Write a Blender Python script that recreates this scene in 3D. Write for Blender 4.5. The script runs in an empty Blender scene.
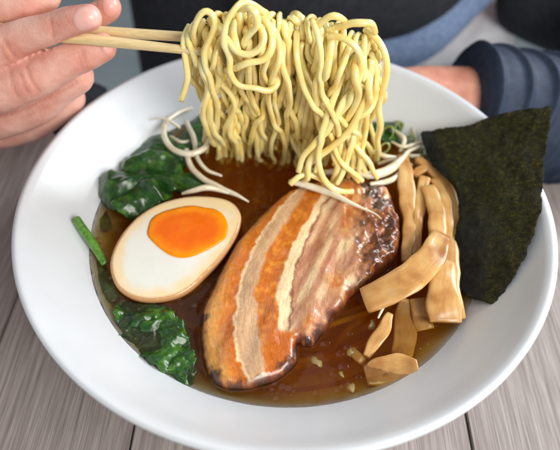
import bpy, bmesh, math, random
import numpy as np
from mathutils import Vector, noise, kdtree
from mathutils.geometry import delaunay_2d_cdt
from mathutils.bvhtree import BVHTree
random.seed(7); rng = np.random.default_rng(7)
S = 0.01                      # everything is laid out in centimetres and linked in metres
C = bpy.context.scene.collection
V = Vector
ZR = 7.2                      # height of the bowl's rim above the table
ZS = ZR - 2.15                # level of the broth

# ------------------------------------------------------------------ camera
PITCH = 0.86562; ROLL = 0.03294; FPX = 572.0
CAM = V((-0.2163, -16.658, 17.303 + ZR))
Fw = V((0, math.cos(PITCH), -math.sin(PITCH))); Rt = V((1, 0, 0)); Up = V((0, math.sin(PITCH), math.cos(PITCH)))
cr, sr = math.cos(ROLL), math.sin(ROLL)
def ray(px, py):
    dx, dy = px - 280, py - 225
    u = cr*dx + sr*dy; v = -sr*dx + cr*dy
    return Fw + Rt*(u/FPX) - Up*(v/FPX)
def W(px, py, z):
    r = ray(px, py); return CAM + r*((z - CAM.z)/r.z)
def WY(px, py, y):
    r = ray(px, py); return CAM + r*((y - CAM.y)/r.y)
def WD(px, py, d): return CAM + ray(px, py)*d
def WP(px, py, plane):
    p0, n = plane; r = ray(px, py); return CAM + r*((p0 - CAM).dot(n)/r.dot(n))
def plane3(a, b, c):
    n = (b - a).cross(c - a).normalized()
    if n.z < 0: n = -n
    return (a, n)
def toPX(p):
    q = p - CAM; f = q.dot(Fw); u = q.dot(Rt)/f*FPX; v = -q.dot(Up)/f*FPX
    return (280 + cr*u - sr*v, 225 + sr*u + cr*v)

# ------------------------------------------------------------------ materials
def srgb(r, g, b):
    f = lambda c: ((c/255)/12.92 if c/255 <= .04045 else ((c/255 + .055)/1.055)**2.4)
    return (f(r), f(g), f(b), 1)
class M:
    def __init__(s, name):
        s.m = bpy.data.materials.new(name); s.m.use_nodes = True
        s.n = s.m.node_tree.nodes; s.l = s.m.node_tree.links
        s.p = s.n['Principled BSDF']; s.out = s.n['Material Output']
        tc = s.n.new('ShaderNodeTexCoord'); mp = s.n.new('ShaderNodeMapping')
        mp.inputs['Scale'].default_value = (100, 100, 100)
        s.l.new(tc.outputs['Object'], mp.inputs['Vector']); s.co = mp.outputs['Vector']
    def set(s, **k):
        for a, v in k.items():
            s.inp(a, v)
        return s
    def inp(s, a, v):
        i = s.p.inputs[a.replace('_', ' ')]
        if isinstance(v, bpy.types.NodeSocket): s.l.new(v, i)
        else: i.default_value = v
    def scaled(s, sc):
        mp = s.n.new('ShaderNodeMapping'); mp.inputs['Scale'].default_value = sc
        s.l.new(s.co, mp.inputs['Vector']); return mp.outputs['Vector']
    def noise(s, scale, detail=4, rough=.55, co=None, dist=0):
        t = s.n.new('ShaderNodeTexNoise'); t.inputs['Scale'].default_value = scale
        t.inputs['Detail'].default_value = detail; t.inputs['Roughness'].default_value = rough
        t.inputs['Distortion'].default_value = dist
        s.l.new(co or s.co, t.inputs['Vector']); return t.outputs['Fac']
    def voro(s, scale, feature='F1', co=None, rand=1):
        t = s.n.new('ShaderNodeTexVoronoi'); t.feature = feature; t.inputs['Scale'].default_value = scale
        t.inputs['Randomness'].default_value = rand
        s.l.new(co or s.co, t.inputs['Vector']); return t.outputs['Distance']
    def ramp(s, fac, stops, interp='LINEAR'):
        t = s.n.new('ShaderNodeValToRGB'); t.color_ramp.interpolation = interp
        e = t.color_ramp.elements
        while len(e) < len(stops): e.new(.5)
        for k, (p, c) in enumerate(stops):
            e[k].position = p; e[k].color = c if isinstance(c, tuple) else (c, c, c, 1)
        s.l.new(fac, t.inputs['Fac']); return t.outputs['Color']
    def mix(s, fac, a, b, mode='MIX'):
        t = s.n.new('ShaderNodeMix'); t.data_type = 'RGBA'; t.blend_type = mode
        for i, v in ((0, fac), (6, a), (7, b)):
            if isinstance(v, bpy.types.NodeSocket): s.l.new(v, t.inputs[i])
            else: t.inputs[i].default_value = v
        return t.outputs[2]
    def math(s, op, a, b=0.0):
        t = s.n.new('ShaderNodeMath'); t.operation = op
        for i, v in ((0, a), (1, b)):
            if isinstance(v, bpy.types.NodeSocket): s.l.new(v, t.inputs[i])
            else: t.inputs[i].default_value = v
        return t.outputs[0]
    def attr(s, name='Col'):
        t = s.n.new('ShaderNodeAttribute'); t.attribute_name = name; return t.outputs['Color']
    def bump(s, h, strength=.3, dist=.02):
        t = s.n.new('ShaderNodeBump'); t.inputs['Strength'].default_value = strength
        t.inputs['Distance'].default_value = dist*S
        s.l.new(h, t.inputs['Height'])
        if s.p.inputs['Normal'].is_linked: s.l.new(s.p.inputs['Normal'].links[0].from_socket, t.inputs['Normal'])
        s.l.new(t.outputs['Normal'], s.p.inputs['Normal']); return s
    def sss(s, w, scale, rad=(1, .5, .3)):
        s.p.inputs['Subsurface Weight'].default_value = w
        s.p.inputs['Subsurface Scale'].default_value = scale*S
        s.p.inputs['Subsurface Radius'].default_value = rad; return s

mt = {}
def newm(k): mt[k] = M(k); return mt[k]

m = newm('porcelain'); m.set(Base_Color=m.ramp(m.noise(.5, 2), [(.3, srgb(213, 217, 222)), (.7, srgb(218, 222, 227))]), Roughness=.3, Specular_IOR_Level=.5, Coat_Weight=.15, Coat_Roughness=.12)
m.bump(m.noise(1.2, 3), .12, .05)
m = newm('oak_laminate')
g1 = m.noise(1, 6, .68, m.scaled((5, .16, 1)), .25); g2 = m.noise(1, 4, .65, m.scaled((20, .24, 1)), .12); g3 = m.noise(.35, 3, .5, m.scaled((1.6, .16, 1)))
c = m.ramp(g1, [(.28, srgb(134, 123, 121)), (.5, srgb(164, 154, 151)), (.72, srgb(192, 183, 180))])
c = m.mix(.75, c, m.ramp(g2, [(.34, (.30, .27, .26, 1)), (.46, (.78, .77, .76, 1)), (.62, (1.1, 1.09, 1.08, 1)), (.72, (1.5, 1.48, 1.46, 1))]), 'MULTIPLY')
c = m.mix(.5, c, m.ramp(g3, [(.3, (.75, .73, .72, 1)), (.7, (1.1, 1.1, 1.1, 1))]), 'MULTIPLY')
m.set(Base_Color=c, Roughness=.48, Specular_IOR_Level=.35); m.bump(g2, .5, .02)
m = newm('groove_dark'); m.set(Base_Color=srgb(40, 34, 33), Roughness=.8)

m = newm('noodle')
n1 = m.noise(1.2, 3)
m.set(Base_Color=m.ramp(n1, [(.3, srgb(255, 222, 132)), (.55, srgb(255, 236, 164)), (.8, srgb(255, 246, 202))]), Roughness=m.ramp(m.noise(5, 3), [(.35, .12), (.7, .3)]), Specular_IOR_Level=.5, Coat_Weight=.8, Coat_Roughness=.1)
m.sss(.5, .12, (1, .85, .5)); m.bump(m.noise(9, 4), .25, .02)
m = newm('sunken_noodle'); m.set(Base_Color=srgb(226, 190, 110), Roughness=.4)
m = newm('sprout')
m.set(Base_Color=m.ramp(m.noise(1.5, 3), [(.3, srgb(214, 200, 165)), (.7, srgb(236, 230, 212))]), Roughness=.18, Coat_Weight=.4, Coat_Roughness=.08)
m.sss(.5, .2, (1, .85, .6)); m.bump(m.noise(8, 3), .2, .015)
m = newm('bamboo_shoot')
at = m.n.new('ShaderNodeAttribute'); at.attribute_name = 'Fib'
def fibn(sc, det, d=0):
    mp = m.n.new('ShaderNodeMapping'); mp.inputs['Scale'].default_value = sc; m.l.new(at.outputs['Vector'], mp.inputs['Vector']); return m.noise(1, det, .6, mp.outputs['Vector'], d)
f1 = m.noise(.9, 3, .5); f2 = fibn((1.2, 10, 3), 4, .3); f3 = fibn((.5, 3.0, 3), 3, .3)
c = m.ramp(f1, [(.3, srgb(172, 116, 54)), (.48, srgb(208, 160, 96)), (.7, srgb(224, 188, 128))])
c = m.mix(.3, c, m.ramp(f3, [(.32, (.74, .62, .48, 1)), (.5, (.95, .92, .88, 1)), (.7, (1.05, 1.03, 1.0, 1))]), 'MULTIPLY')
c = m.mix(.22, c, m.ramp(f2, [(.35, (.6, .5, .38, 1)), (.6, (1, 1, 1, 1))]), 'MULTIPLY')
m.set(Base_Color=c, Roughness=.32, Specular_IOR_Level=.45, Coat_Weight=.35, Coat_Roughness=.12); m.sss(.7, .3, (1, .6, .25)); m.bump(f2, .12, .015).bump(f3, .2, .04)
m = newm('chopstick_wood')
f2 = m.noise(1, 4, .6, m.scaled((.7, 9, 9)))
m.set(Base_Color=m.ramp(f2, [(.25, srgb(222, 192, 134)), (.7, srgb(242, 220, 168))]), Roughness=.5); m.bump(f2, .2, .02)
m = newm('nori')
v1 = m.noise(3.6, 8, .8, dist=.8); v2 = m.noise(17, 5, .75); v3 = m.voro(16)
c = m.ramp(v1, [(.32, srgb(16, 18, 10)), (.5, srgb(40, 40, 17)), (.62, srgb(66, 64, 24)), (.74, srgb(120, 110, 44))])
c = m.mix(.8, c, m.ramp(v2, [(.34, (.25, .25, .2, 1)), (.5, (.9, .9, .8, 1)), (.6, (1.8, 1.7, 1.1, 1)), (.7, (4.5, 4.1, 1.9, 1))]), 'MULTIPLY')
c = m.mix(m.attr('Wet'), c, srgb(14, 16, 14))
m.set(Base_Color=c, Roughness=m.mix(m.attr('Wet'), (.6, .6, .6, 1), (.2, .2, .2, 1)), Specular_IOR_Level=.16)
m.bump(v2, .8, .06).bump(v1, .6, .1)
m = newm('egg_white')
m.set(Base_Color=m.mix(.08, m.attr(), m.ramp(m.noise(1.1, 3), [(.3, srgb(225, 215, 190)), (.7, srgb(252, 250, 245))])), Roughness=.22, Coat_Weight=.35, Coat_Roughness=.08)
m.sss(.2, .12, (1, .85, .7)); m.bump(m.noise(1.4, 3), .15, .05)
m = newm('egg_yolk')
y1 = m.noise(1.3, 4)
m.set(Base_Color=m.mix(.35, m.attr(), m.ramp(y1, [(.25, srgb(226, 92, 0)), (.5, srgb(240, 116, 0)), (.8, srgb(252, 150, 0))])), Roughness=.22, Specular_IOR_Level=.12, Coat_Weight=.12, Coat_Roughness=.06)
m.sss(.0, .1, (1, .5, .05)); m.bump(m.noise(1.3, 3), .35, .08).bump(m.noise(6, 3), .1, .02)
m = newm('roast_pork')
p1 = m.noise(1.9, 5, .55, dist=.4); p2 = m.noise(9, 3, .5)
c = m.mix(.35, m.attr(), m.ramp(p1, [(.25, (.68, .6, .52, 1)), (.5, (.97, .96, .95, 1)), (.75, (1.18, 1.16, 1.12, 1))]), 'MULTIPLY')
c = m.mix(.3, c, m.ramp(p2, [(.3, (.7, .6, .5, 1)), (.6, (1.1, 1.1, 1.1, 1))]), 'MULTIPLY')
at = m.n.new('ShaderNodeAttribute'); at.attribute_name = 'Fib'
def pf(sc, det):
    mp = m.n.new('ShaderNodeMapping'); mp.inputs['Scale'].default_value = sc; m.l.new(at.outputs['Vector'], mp.inputs['Vector']); return m.noise(1, det, .6, mp.outputs['Vector'], .4)
q1 = pf((9, 1.1, 1), 4); q2 = pf((22, 4, 1), 3)
c = m.mix(.4, c, m.ramp(q1, [(.32, (.62, .5, .4, 1)), (.5, (.98, .97, .96, 1)), (.68, (1.2, 1.18, 1.12, 1))]), 'MULTIPLY')
c = m.mix(.3, c, m.ramp(q2, [(.35, (.7, .6, .5, 1)), (.6, (1.1, 1.1, 1.05, 1))]), 'MULTIPLY')
m.bump(q1, .4, .04).bump(q2, .3, .02)
m.set(Base_Color=c, Roughness=m.ramp(p1, [(.35, .2), (.7, .38)]), Coat_Weight=.65, Coat_Roughness=.09)
m.sss(.3, .12, (1, .5, .25)); m.bump(p1, .5, .06).bump(p2, .4, .02)
m = newm('spinach')
s1 = m.noise(1.7, 5, .6); s2 = m.voro(2.6, 'DISTANCE_TO_EDGE')
c = m.ramp(s1, [(.3, srgb(14, 44, 10)), (.52, srgb(30, 76, 16)), (.74, srgb(78, 124, 30))])
m.set(Base_Color=c, Roughness=.3, Coat_Weight=.3, Coat_Roughness=.16); m.sss(.15, .1, (.4, 1, .2))
m.bump(m.ramp(s2, [(0, 0.), (.06, 1.)]), .12, .03).bump(s1, .3, .1).bump(m.noise(5, 3), .12, .02)
m = newm('green_stem'); f2 = m.noise(1, 4, .6, m.scaled((8, 8, 1)))
m.set(Base_Color=m.ramp(f2, [(.3, srgb(52, 104, 30)), (.7, srgb(112, 160, 62))]), Roughness=.25, Coat_Weight=.4); m.bump(f2, .3, .03)
m = newm('scallion'); f2 = m.noise(1.6, 3)
m.set(Base_Color=m.ramp(f2, [(.35, srgb(92, 112, 40)), (.6, srgb(140, 150, 70)), (.8, srgb(186, 188, 130))]), Roughness=.3, Coat_Weight=.4)
m = newm('skin')
k1 = m.noise(.9, 4); k2 = m.noise(14, 4, .65); k3 = m.voro(11)
c = m.ramp(k1, [(.3, srgb(206, 142, 126)), (.5, srgb(222, 166, 150)), (.72, srgb(236, 190, 174))])
c = m.mix(.8, c, m.attr(), 'MULTIPLY')
m.set(Base_Color=c, Roughness=.45, Specular_IOR_Level=.4); m.sss(.25, .25, (1, .35, .2))
m.bump(k3, .3, .025).bump(k2, .35, .025)
m = newm('nail'); m.set(Base_Color=m.ramp(m.noise(1, 2), [(.3, srgb(226, 160, 150)), (.7, srgb(238, 186, 176))]), Roughness=.35, Coat_Weight=.1); m.sss(.25, .2)
m = newm('black_cotton'); m.set(Base_Color=m.ramp(m.noise(2, 4), [(.3, srgb(26, 28, 34)), (.7, srgb(42, 45, 53))]), Roughness=.9)
m = newm('denim'); m.set(Base_Color=m.ramp(m.noise(3, 5), [(.3, srgb(100, 122, 158)), (.7, srgb(132, 152, 186))]), Roughness=.9)
m = newm('navy_sleeve'); m.set(Base_Color=m.ramp(m.noise(2, 4), [(.3, srgb(32, 42, 60)), (.7, srgb(46, 58, 80))]), Roughness=.62, Specular_IOR_Level=.3); m.bump(m.noise(10, 4), .3, .05)
m = newm('grey_floor'); m.set(Base_Color=m.ramp(m.noise(.05, 3), [(.3, srgb(150, 164, 168)), (.7, srgb(170, 180, 184))]), Roughness=.6)
m = newm('white_cloth'); m.set(Base_Color=m.ramp(m.noise(.3, 3), [(.3, srgb(234, 236, 242)), (.7, srgb(244, 245, 250))]), Roughness=.9); m.bump(m.noise(1, 4), .4, .2)

# broth: clear surface over an absorbing, slightly cloudy body
m = newm('broth')
b = m.n; L = m.l
b.remove(m.p)
tr = b.new('ShaderNodeBsdfTransparent'); gl = b.new('ShaderNodeBsdfGlossy'); gl.inputs['Roughness'].default_value = .04
fr = b.new('ShaderNodeFresnel'); fr.inputs['IOR'].default_value = 1.31
mx = b.new('ShaderNodeMixShader')
w1 = m.noise(.55, 3, .5); w2 = m.noise(2.2, 2, .5)
vd = m.voro(2.8, 'F1'); ringr = m.ramp(vd, [(.10, 1.), (.16, .5), (.2, 0.)])
bp = b.new('ShaderNodeBump'); bp.inputs['Strength'].default_value = .16; bp.inputs['Distance'].default_value = .10*S; L.new(m.math('ADD', w1, m.math('MULTIPLY', w2, .3)), bp.inputs['Height'])
bp2 = b.new('ShaderNodeBump'); bp2.inputs['Strength'].default_value = .35; bp2.inputs['Distance'].default_value = .025*S; L.new(ringr, bp2.inputs['Height']); L.new(bp.outputs['Normal'], bp2.inputs['Normal'])
for t in (gl, fr): L.new(bp2.outputs['Normal'], t.inputs['Normal'])
L.new(fr.outputs['Fac'], mx.inputs[0]); L.new(tr.outputs[0], mx.inputs[1]); L.new(gl.outputs[0], mx.inputs[2])
L.new(mx.outputs[0], m.out.inputs['Surface'])
va = b.new('ShaderNodeVolumeAbsorption'); va.inputs['Color'].default_value = (.972, .765, .03, 1); va.inputs['Density'].default_value = 180
vs = b.new('ShaderNodeVolumeScatter'); vs.inputs['Color'].default_value = (1.0, .45, .03, 1); vs.inputs['Density'].default_value = 55; vs.inputs['Anisotropy'].default_value = .3
ad = b.new('ShaderNodeAddShader'); L.new(va.outputs[0], ad.inputs[0]); L.new(vs.outputs[0], ad.inputs[1]); L.new(ad.outputs[0], m.out.inputs['Volume'])
MAT = {k: v.m for k, v in mt.items()}

# ------------------------------------------------------------------ object helpers
def tag(o, label=None, cat=None, group=None, kind=None):
    for k, v in (('label', label), ('category', cat), ('group', group), ('kind', kind)):
        if v: o[k] = v
    return o
def empty(name, loc, label, cat, group=None):
    o = bpy.data.objects.new(name, None); C.objects.link(o); o.location = V(loc)*S
    o.empty_display_size = .01
    return tag(o, label, cat, group)
def emit(name, vs, fs, mat, parent=None, loc=None, cols=None, smooth=True, attrs=None):
    vs = [V(v) for v in vs]
    if loc is None:
        if parent: base = parent.location/S
        else:
            base = V((sum(v.x for v in vs)/len(vs), sum(v.y for v in vs)/len(vs), min(v.z for v in vs)))
    else: base = V(loc)
    me = bpy.data.meshes.new(name); me.from_pydata([tuple((v - base)*S) for v in vs], [], fs); me.update()
    me.materials.append(MAT[mat])
    if smooth: me.polygons.foreach_set('use_smooth', [True]*len(me.polygons))
    for nm, arr in ([('Col', cols)] if cols is not None else []) + list((attrs or {}).items()):
        a = me.color_attributes.new(nm, 'FLOAT_COLOR', 'POINT')
        a.data.foreach_set('color', np.asarray(arr, dtype=np.float32).ravel())
    o = bpy.data.objects.new(name, me); C.objects.link(o)
    if parent:
        o.parent = parent
        par = parent.parent
        o.location = (0, 0, 0)
    else: o.location = base*S
    return o
def spline(pts, n):
    """Catmull-Rom through pts, resampled to n points by arc length."""
    P = [V(p) for p in pts]; P = [P[0]*2 - P[1]] + P + [P[-1]*2 - P[-2]]
    out = []
    for i in range(1, len(P) - 2):
        a, b_, c_, d = P[i-1:i+3]
        for k in range(12):
            t = k/12
            out.append(.5*((2*b_) + (c_ - a)*t + (2*a - 5*b_ + 4*c_ - d)*t*t + (-a + 3*b_ - 3*c_ + d)*t**3))
    out.append(P[-2])
    A = np.array(out); s = np.r_[0, np.cumsum(np.linalg.norm(np.diff(A, axis=0), axis=1))]
    u = np.linspace(0, s[-1], n)
    return np.c_[[np.interp(u, s, A[:, k]) for k in range(3)]].T
def tube(P, rad, seg=10, power=2.0, flat=1.0, up=None, twist=0):
    P = np.asarray(P, float); n = len(P)
    R = np.interp(np.linspace(0, 1, n), np.linspace(0, 1, len(rad)), rad) if hasattr(rad, '__len__') else np.full(n, rad)
    T = np.gradient(P, axis=0); T /= np.linalg.norm(T, axis=1)[:, None] + 1e-9
    N = np.array(up if up is not None else (0.3, -.5, .8), float)
    vs = []; rings = []
    for i in range(n):
        N = N - T[i]*N.dot(T[i]); N /= np.linalg.norm(N) + 1e-9
        B = np.cross(T[i], N)
        tw = twist*i/n
        ring = []
        for k in range(seg):
            a = 2*math.pi*k/seg + tw; ca, sa = math.cos(a), math.sin(a)
            q = (abs(ca)**power + abs(sa)**power)**(-1/power)
            ring.append(len(vs)); vs.append(V(P[i] + (B*ca*q + N*sa*q*flat)*R[i]))
        rings.append(ring)
    fs = []
    for a, b_ in zip(rings, rings[1:]):
        for k in range(seg): fs.append((a[k], a[(k+1) % seg], b_[(k+1) % seg], b_[k]))
    for ring, sgn, i in ((rings[0], -1, 0), (rings[-1], 1, n-1)):
        # a small dome closes each end
        sub = []
        for k in range(seg):
            sub.append(len(vs)); vs.append(V(P[i] + T[i]*sgn*R[i]*.28*flat) + (vs[ring[k]] - V(P[i]))*.6)
        c_ = len(vs); vs.append(V(P[i] + T[i]*sgn*R[i]*.36*flat))
        for k in range(seg):
            q = (ring[k], ring[(k+1) % seg], sub[(k+1) % seg], sub[k])
            fs.append(q if sgn > 0 else q[::-1])
            t3 = (sub[k], sub[(k+1) % seg], c_)
            fs.append(t3 if sgn > 0 else t3[::-1])
    return vs, fs
def lathe(profile, seg=160, center=(0, 0)):
    vs = []; fs = []
    for r, z in profile:
        for k in range(seg):
            a = 2*math.pi*k/seg; vs.append(V((center[0] + r*math.cos(a), center[1] + r*math.sin(a), z)))
    for i in range(len(profile)-1):
        for k in range(seg):
            k2 = (k+1) % seg
            fs.append((i*seg+k, i*seg+k2, (i+1)*seg+k2, (i+1)*seg+k))
    return vs, fs
def close2d(pts, n):
    P = [V((p[0], p[1], 0)) for p in pts]; m_ = len(P); out = []
    for i in range(m_):
        a, b_, c_, d = P[i-1], P[i], P[(i+1) % m_], P[(i+2) % m_]
        for k in range(10):
            t = k/10; out.append(.5*((2*b_) + (c_ - a)*t + (2*a - 5*b_ + 4*c_ - d)*t*t + (-a + 3*b_ - 3*c_ + d)*t**3))
    out.append(out[0].copy())
    A = np.array(out)[:, :2]; s = np.r_[0, np.cumsum(np.linalg.norm(np.diff(A, axis=0), axis=1))]
    u = np.linspace(0, s[-1], n+1)[:-1]
    return np.c_[np.interp(u, s, A[:, 0]), np.interp(u, s, A[:, 1])]
def sdist(Q, poly):
    A = poly; B = np.roll(poly, -1, axis=0); d = B - A
    w = Q[:, None] - A[None]; t = np.clip((w*d).sum(2)/((d*d).sum(1) + 1e-12), 0, 1)
    D = np.linalg.norm(w - t[..., None]*d, axis=2).min(1)
    c1 = (A[None, :, 1] > Q[:, None, 1]) != (B[None, :, 1] > Q[:, None, 1])
    xi = A[None, :, 0] + (Q[:, None, 1] - A[None, :, 1])/(B[:, 1] - A[:, 1] + 1e-12)*d[None, :, 0]
    ins = ((c1 & (Q[:, None, 0] < xi)).sum(1) % 2) == 1
    return np.where(ins, D, -D)
def sheet2d(poly, cell):
    """triangulate the inside of poly; returns points, triangles, distance to the edge, index order of the rim"""
    lo, hi = poly.min(0), poly.max(0)
    gx = np.arange(lo[0], hi[0], cell); gy = np.arange(lo[1], hi[1], cell*.87)
    G = np.array([(x + (cell/2 if j % 2 else 0), y) for j, y in enumerate(gy) for x in gx])
    G += rng.uniform(-.12, .12, G.shape)*cell
    d = sdist(G, poly); G = G[d > cell*.55]
    n = len(poly)
    pts = [V(p) for p in poly] + [V(p) for p in G]
    r = delaunay_2d_cdt(pts, [], [list(range(n))], 1, 1e-6)
    P = np.array([(v.x, v.y) for v in r[0]]); T = [tuple(f) for f in r[2]]
    D = np.maximum(sdist(P, poly), 0); D[:n] = 0
    return P, T, D, n
def slab(name, outline, plane, top, bottom, mat, parent=None, cell=.12, colfn=None, n_out=120, attrfn=None, loc=None, rag=0, rim_cols=None):
    """a solid whose outline is traced in the plane; top(p, d) and bottom(p, d) give the heights over the plane (cm)"""
    p0, n = plane
    ex = V((1, 0, 0)) - n*n.x; ex.normalize(); ey = n.cross(ex)
    w = [WP(x, y, plane) for x, y in outline]
    loc2 = [((q - p0).dot(ex), (q - p0).dot(ey)) for q in w]
    poly = close2d(loc2, n_out)
    if rag:
        poly = poly + np.array([(nz((a, b_, 1), 3.5)*rag + nz((a, b_, 3), 9)*rag*.6, nz((a, b_, 2), 3.5)*rag + nz((a, b_, 4), 9)*rag*.6) for a, b_ in poly])
    P, T, D, m_ = sheet2d(poly, cell)
    base = [p0 + ex*p[0] + ey*p[1] for p in P]
    px = np.array([toPX(q) for q in base])
    tv = [q + n*top(q, d) for q, d in zip(base, D)]
    bv = [q + n*bottom(q, d) for q, d in zip(base, D)]
    # orientation
    a, b_, c_ = (tv[i] for i in T[0]); nn = (b_ - a).cross(c_ - a)
    if nn.dot(n) < 0: T = [t[::-1] for t in T]
    N = len(P); vs = tv + bv; fs = list(T) + [tuple(i + N for i in t[::-1]) for t in T]
    area = sum(poly[i][0]*poly[(i+1) % m_][1] - poly[(i+1) % m_][0]*poly[i][1] for i in range(m_))
    for i in range(m_):
        j = (i+1) % m_
        q = (i, i+N, j+N, j)
        fs.append(q if area > 0 else q[::-1])
    cols = None
    if colfn is not None:
        c_ = colfn(px, D); cols = np.r_[c_, rim_cols(px, D) if rim_cols else c_]
    attrs = None
    if attrfn is not None:
        attrs = {k: np.r_[f(px, D), f(px, D)] for k, f in attrfn.items()}
    return emit(name, vs, fs, mat, parent, loc, cols, attrs=attrs)
def nz(p, s, seed=0): return noise.noise(V((p[0]*s + seed*17.3, p[1]*s - seed*5.1, p[2]*s + seed*3.7)))
def ridg(p, s, seed=0): return 1 - 2*abs(nz(p, s, seed))
def rgba(c, n): return np.tile(np.array(c, float), (n, 1))
def lerpc(a, b_, t): t = np.clip(t, 0, 1)[:, None]; return a*(1-t) + b_*t
def sm(a, b_, x): t = np.clip((x-a)/(b_-a), 0, 1); return t*t*(3-2*t)

# ------------------------------------------------------------------ table
g = [W(134, 425, 0).x, W(465, 410, 0).x, W(8, 318, 0).x]
print('GROOVES', g)
pitch = g[1] - g[0]
def boxv(x0, x1, y0, y1, z0, z1):
    v = [V((x, y, z)) for z in (z0, z1) for x, y in ((x0, y0), (x1, y0), (x1, y1), (x0, y1))]
    return v, [(3, 2, 1, 0), (4, 5, 6, 7), (0, 1, 5, 4), (1, 2, 6, 5), (2, 3, 7, 6), (3, 0, 4, 7)]
xs = sorted([g[0], g[1], g[2], g[2] - pitch*.9, g[2] - pitch*1.9, g[2] - pitch*2.9, g[1] + pitch, g[1] + pitch*2])
table = empty('table', (0, 0, 0), 'grey oak laminate plank table top under the ramen bowl', 'table')
TY0, TY1 = -14.0, 14.5
for a, b_ in zip(xs, xs[1:]):
    me_v, me_f = boxv(a + .05, b_ - .05, TY0, TY1, -.9, 0)
    bm = bmesh.new(); vv = [bm.verts.new(v*S) for v in me_v]; [bm.faces.new([vv[i] for i in f]) for f in me_f]
    bmesh.ops.bevel(bm, geom=[e for e in bm.edges], offset=.05*S, segments=2, affect='EDGES')
    me = bpy.data.meshes.new('plank'); bm.to_mesh(me); bm.free(); me.materials.append(MAT['oak_laminate'])
    o = bpy.data.objects.new('plank', me); C.objects.link(o); o.parent = table
bv_, bf_ = boxv(xs[0] - .2, xs[-1] + .2, TY0 - .1, TY1 + .1, -2.6, -.86)
emit('table_frame', bv_, bf_, 'groove_dark', table, smooth=False)
fl = emit('floor', [V((-300, -100, -72)), V((300, -100, -72)), V((300, 500, -72)), V((-300, 500, -72))], [(0, 1, 2, 3)], 'grey_floor', smooth=False)
tag(fl, kind='structure')

# ------------------------------------------------------------------ bowl
inner = [(0.0, 1.55), (1.5, 1.58), (3.0, 1.8), (4.3, 2.1), (5.6, 2.6), (6.8, 3.3), (7.7, 4.1), (8.35, 4.88), (8.9, 5.42), (9.5, 5.95), (10.1, 6.5), (10.42, 6.84), (10.62, 7.02)]
lip = [(10.74, 7.13), (10.84, 7.19), (10.91, 7.2), (10.97, 7.15), (11.0, 7.05), (10.98, 6.92), (10.9, 6.78)]
outer = [(10.7, 6.4), (10.1, 5.75), (9.3, 4.95), (8.2, 4.0), (6.9, 3.0), (5.5, 2.1), (4.2, 1.45), (3.6, 1.2), (3.5, .9), (3.5, .15), (3.4, .02), (3.1, .02), (3.05, .2), (3.0, .8), (0, .85)]
def resm(p, k=3):
    A = spline([(a, 0, b_) for a, b_ in p], len(p)*k); return [(q[0], q[2]) for q in A]
prof = resm(inner + lip + outer[:7]) + outer[7:]
bv_, bf_ = lathe(prof, 220)
bowl = emit('ramen_bowl', bv_, bf_, 'porcelain', loc=(0, 0, 0))
tag(bowl, 'large white glazed porcelain ramen bowl with wide flared rim', 'bowl')

# broth: closed body filling the bowl; its skin climbs a little where food breaks through it
def build_broth(shapes):
    n_ = 200
    prof_ = [(rs + .03, ZS - .02), (rs - .3, ZS - .42)] + [(r, z - .03) for r, z in reversed(inner[1:7])] + [(.001, 1.5)]
    ring = np.array([(math.cos(2*math.pi*k/n_), math.sin(2*math.pi*k/n_)) for k in range(n_)])*(rs + .04)
    P, T, D, m_ = sheet2d(ring, .105)
    zt = np.full(len(P), ZS); rip = np.array([nz((p[0], p[1], 0), .7)*.012 + nz((p[0], p[1], 3), 2.4)*.006 for p in P]); zt += rip
    for sh, hh in shapes:
        d = sdist(P, sh); hh = hh*np.clip((D - .1)/.5, 0, 1)
        wv = np.array([.7 + .8*nz((p[0], p[1], 7), 1.6) for p in P])
        zt += np.where(d < 0, hh*np.exp(d/.13)*wv, hh*wv*np.exp(-d/.2) - .12*np.clip(d/.3, 0, 1))
    zt += .02*np.exp(-D/.08); zt[:m_] = ZS + .02
    vs = [V((p[0], p[1], z_)) for p, z_ in zip(P, zt)]
    a, b_, c_ = (vs[i] for i in T[0])
    fs = [t if (b_ - a).cross(c_ - a).z > 0 else t[::-1] for t in T]
    prev = list(range(m_))
    for r, z_ in prof_:
        ring_ = []
        for k in range(n_): ring_.append(len(vs)); vs.append(V((r*math.cos(2*math.pi*k/n_), r*math.sin(2*math.pi*k/n_), z_)))
        for k in range(n_): k2 = (k+1) % n_; fs.append((prev[k], ring_[k], ring_[k2], prev[k2]))
        prev = ring_
    o = emit('broth', vs, fs, 'broth', loc=(0, 0, 1.5)); tag(o, 'clear amber brown soy broth filling the white bowl', 'broth')
rs = float(np.interp(ZS, [z for r, z in inner], [r for r, z in inner]))
def foot(outline, plane, grow=0.0, zz=None):
    q = [WP(a, b_, plane) for a, b_ in outline]; P = close2d([(v.x, v.y) for v in q], 90)
    c0 = P.mean(0); L_ = np.linalg.norm(P - c0, axis=1)[:, None]; return P + (P - c0)/L_*grow

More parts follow.
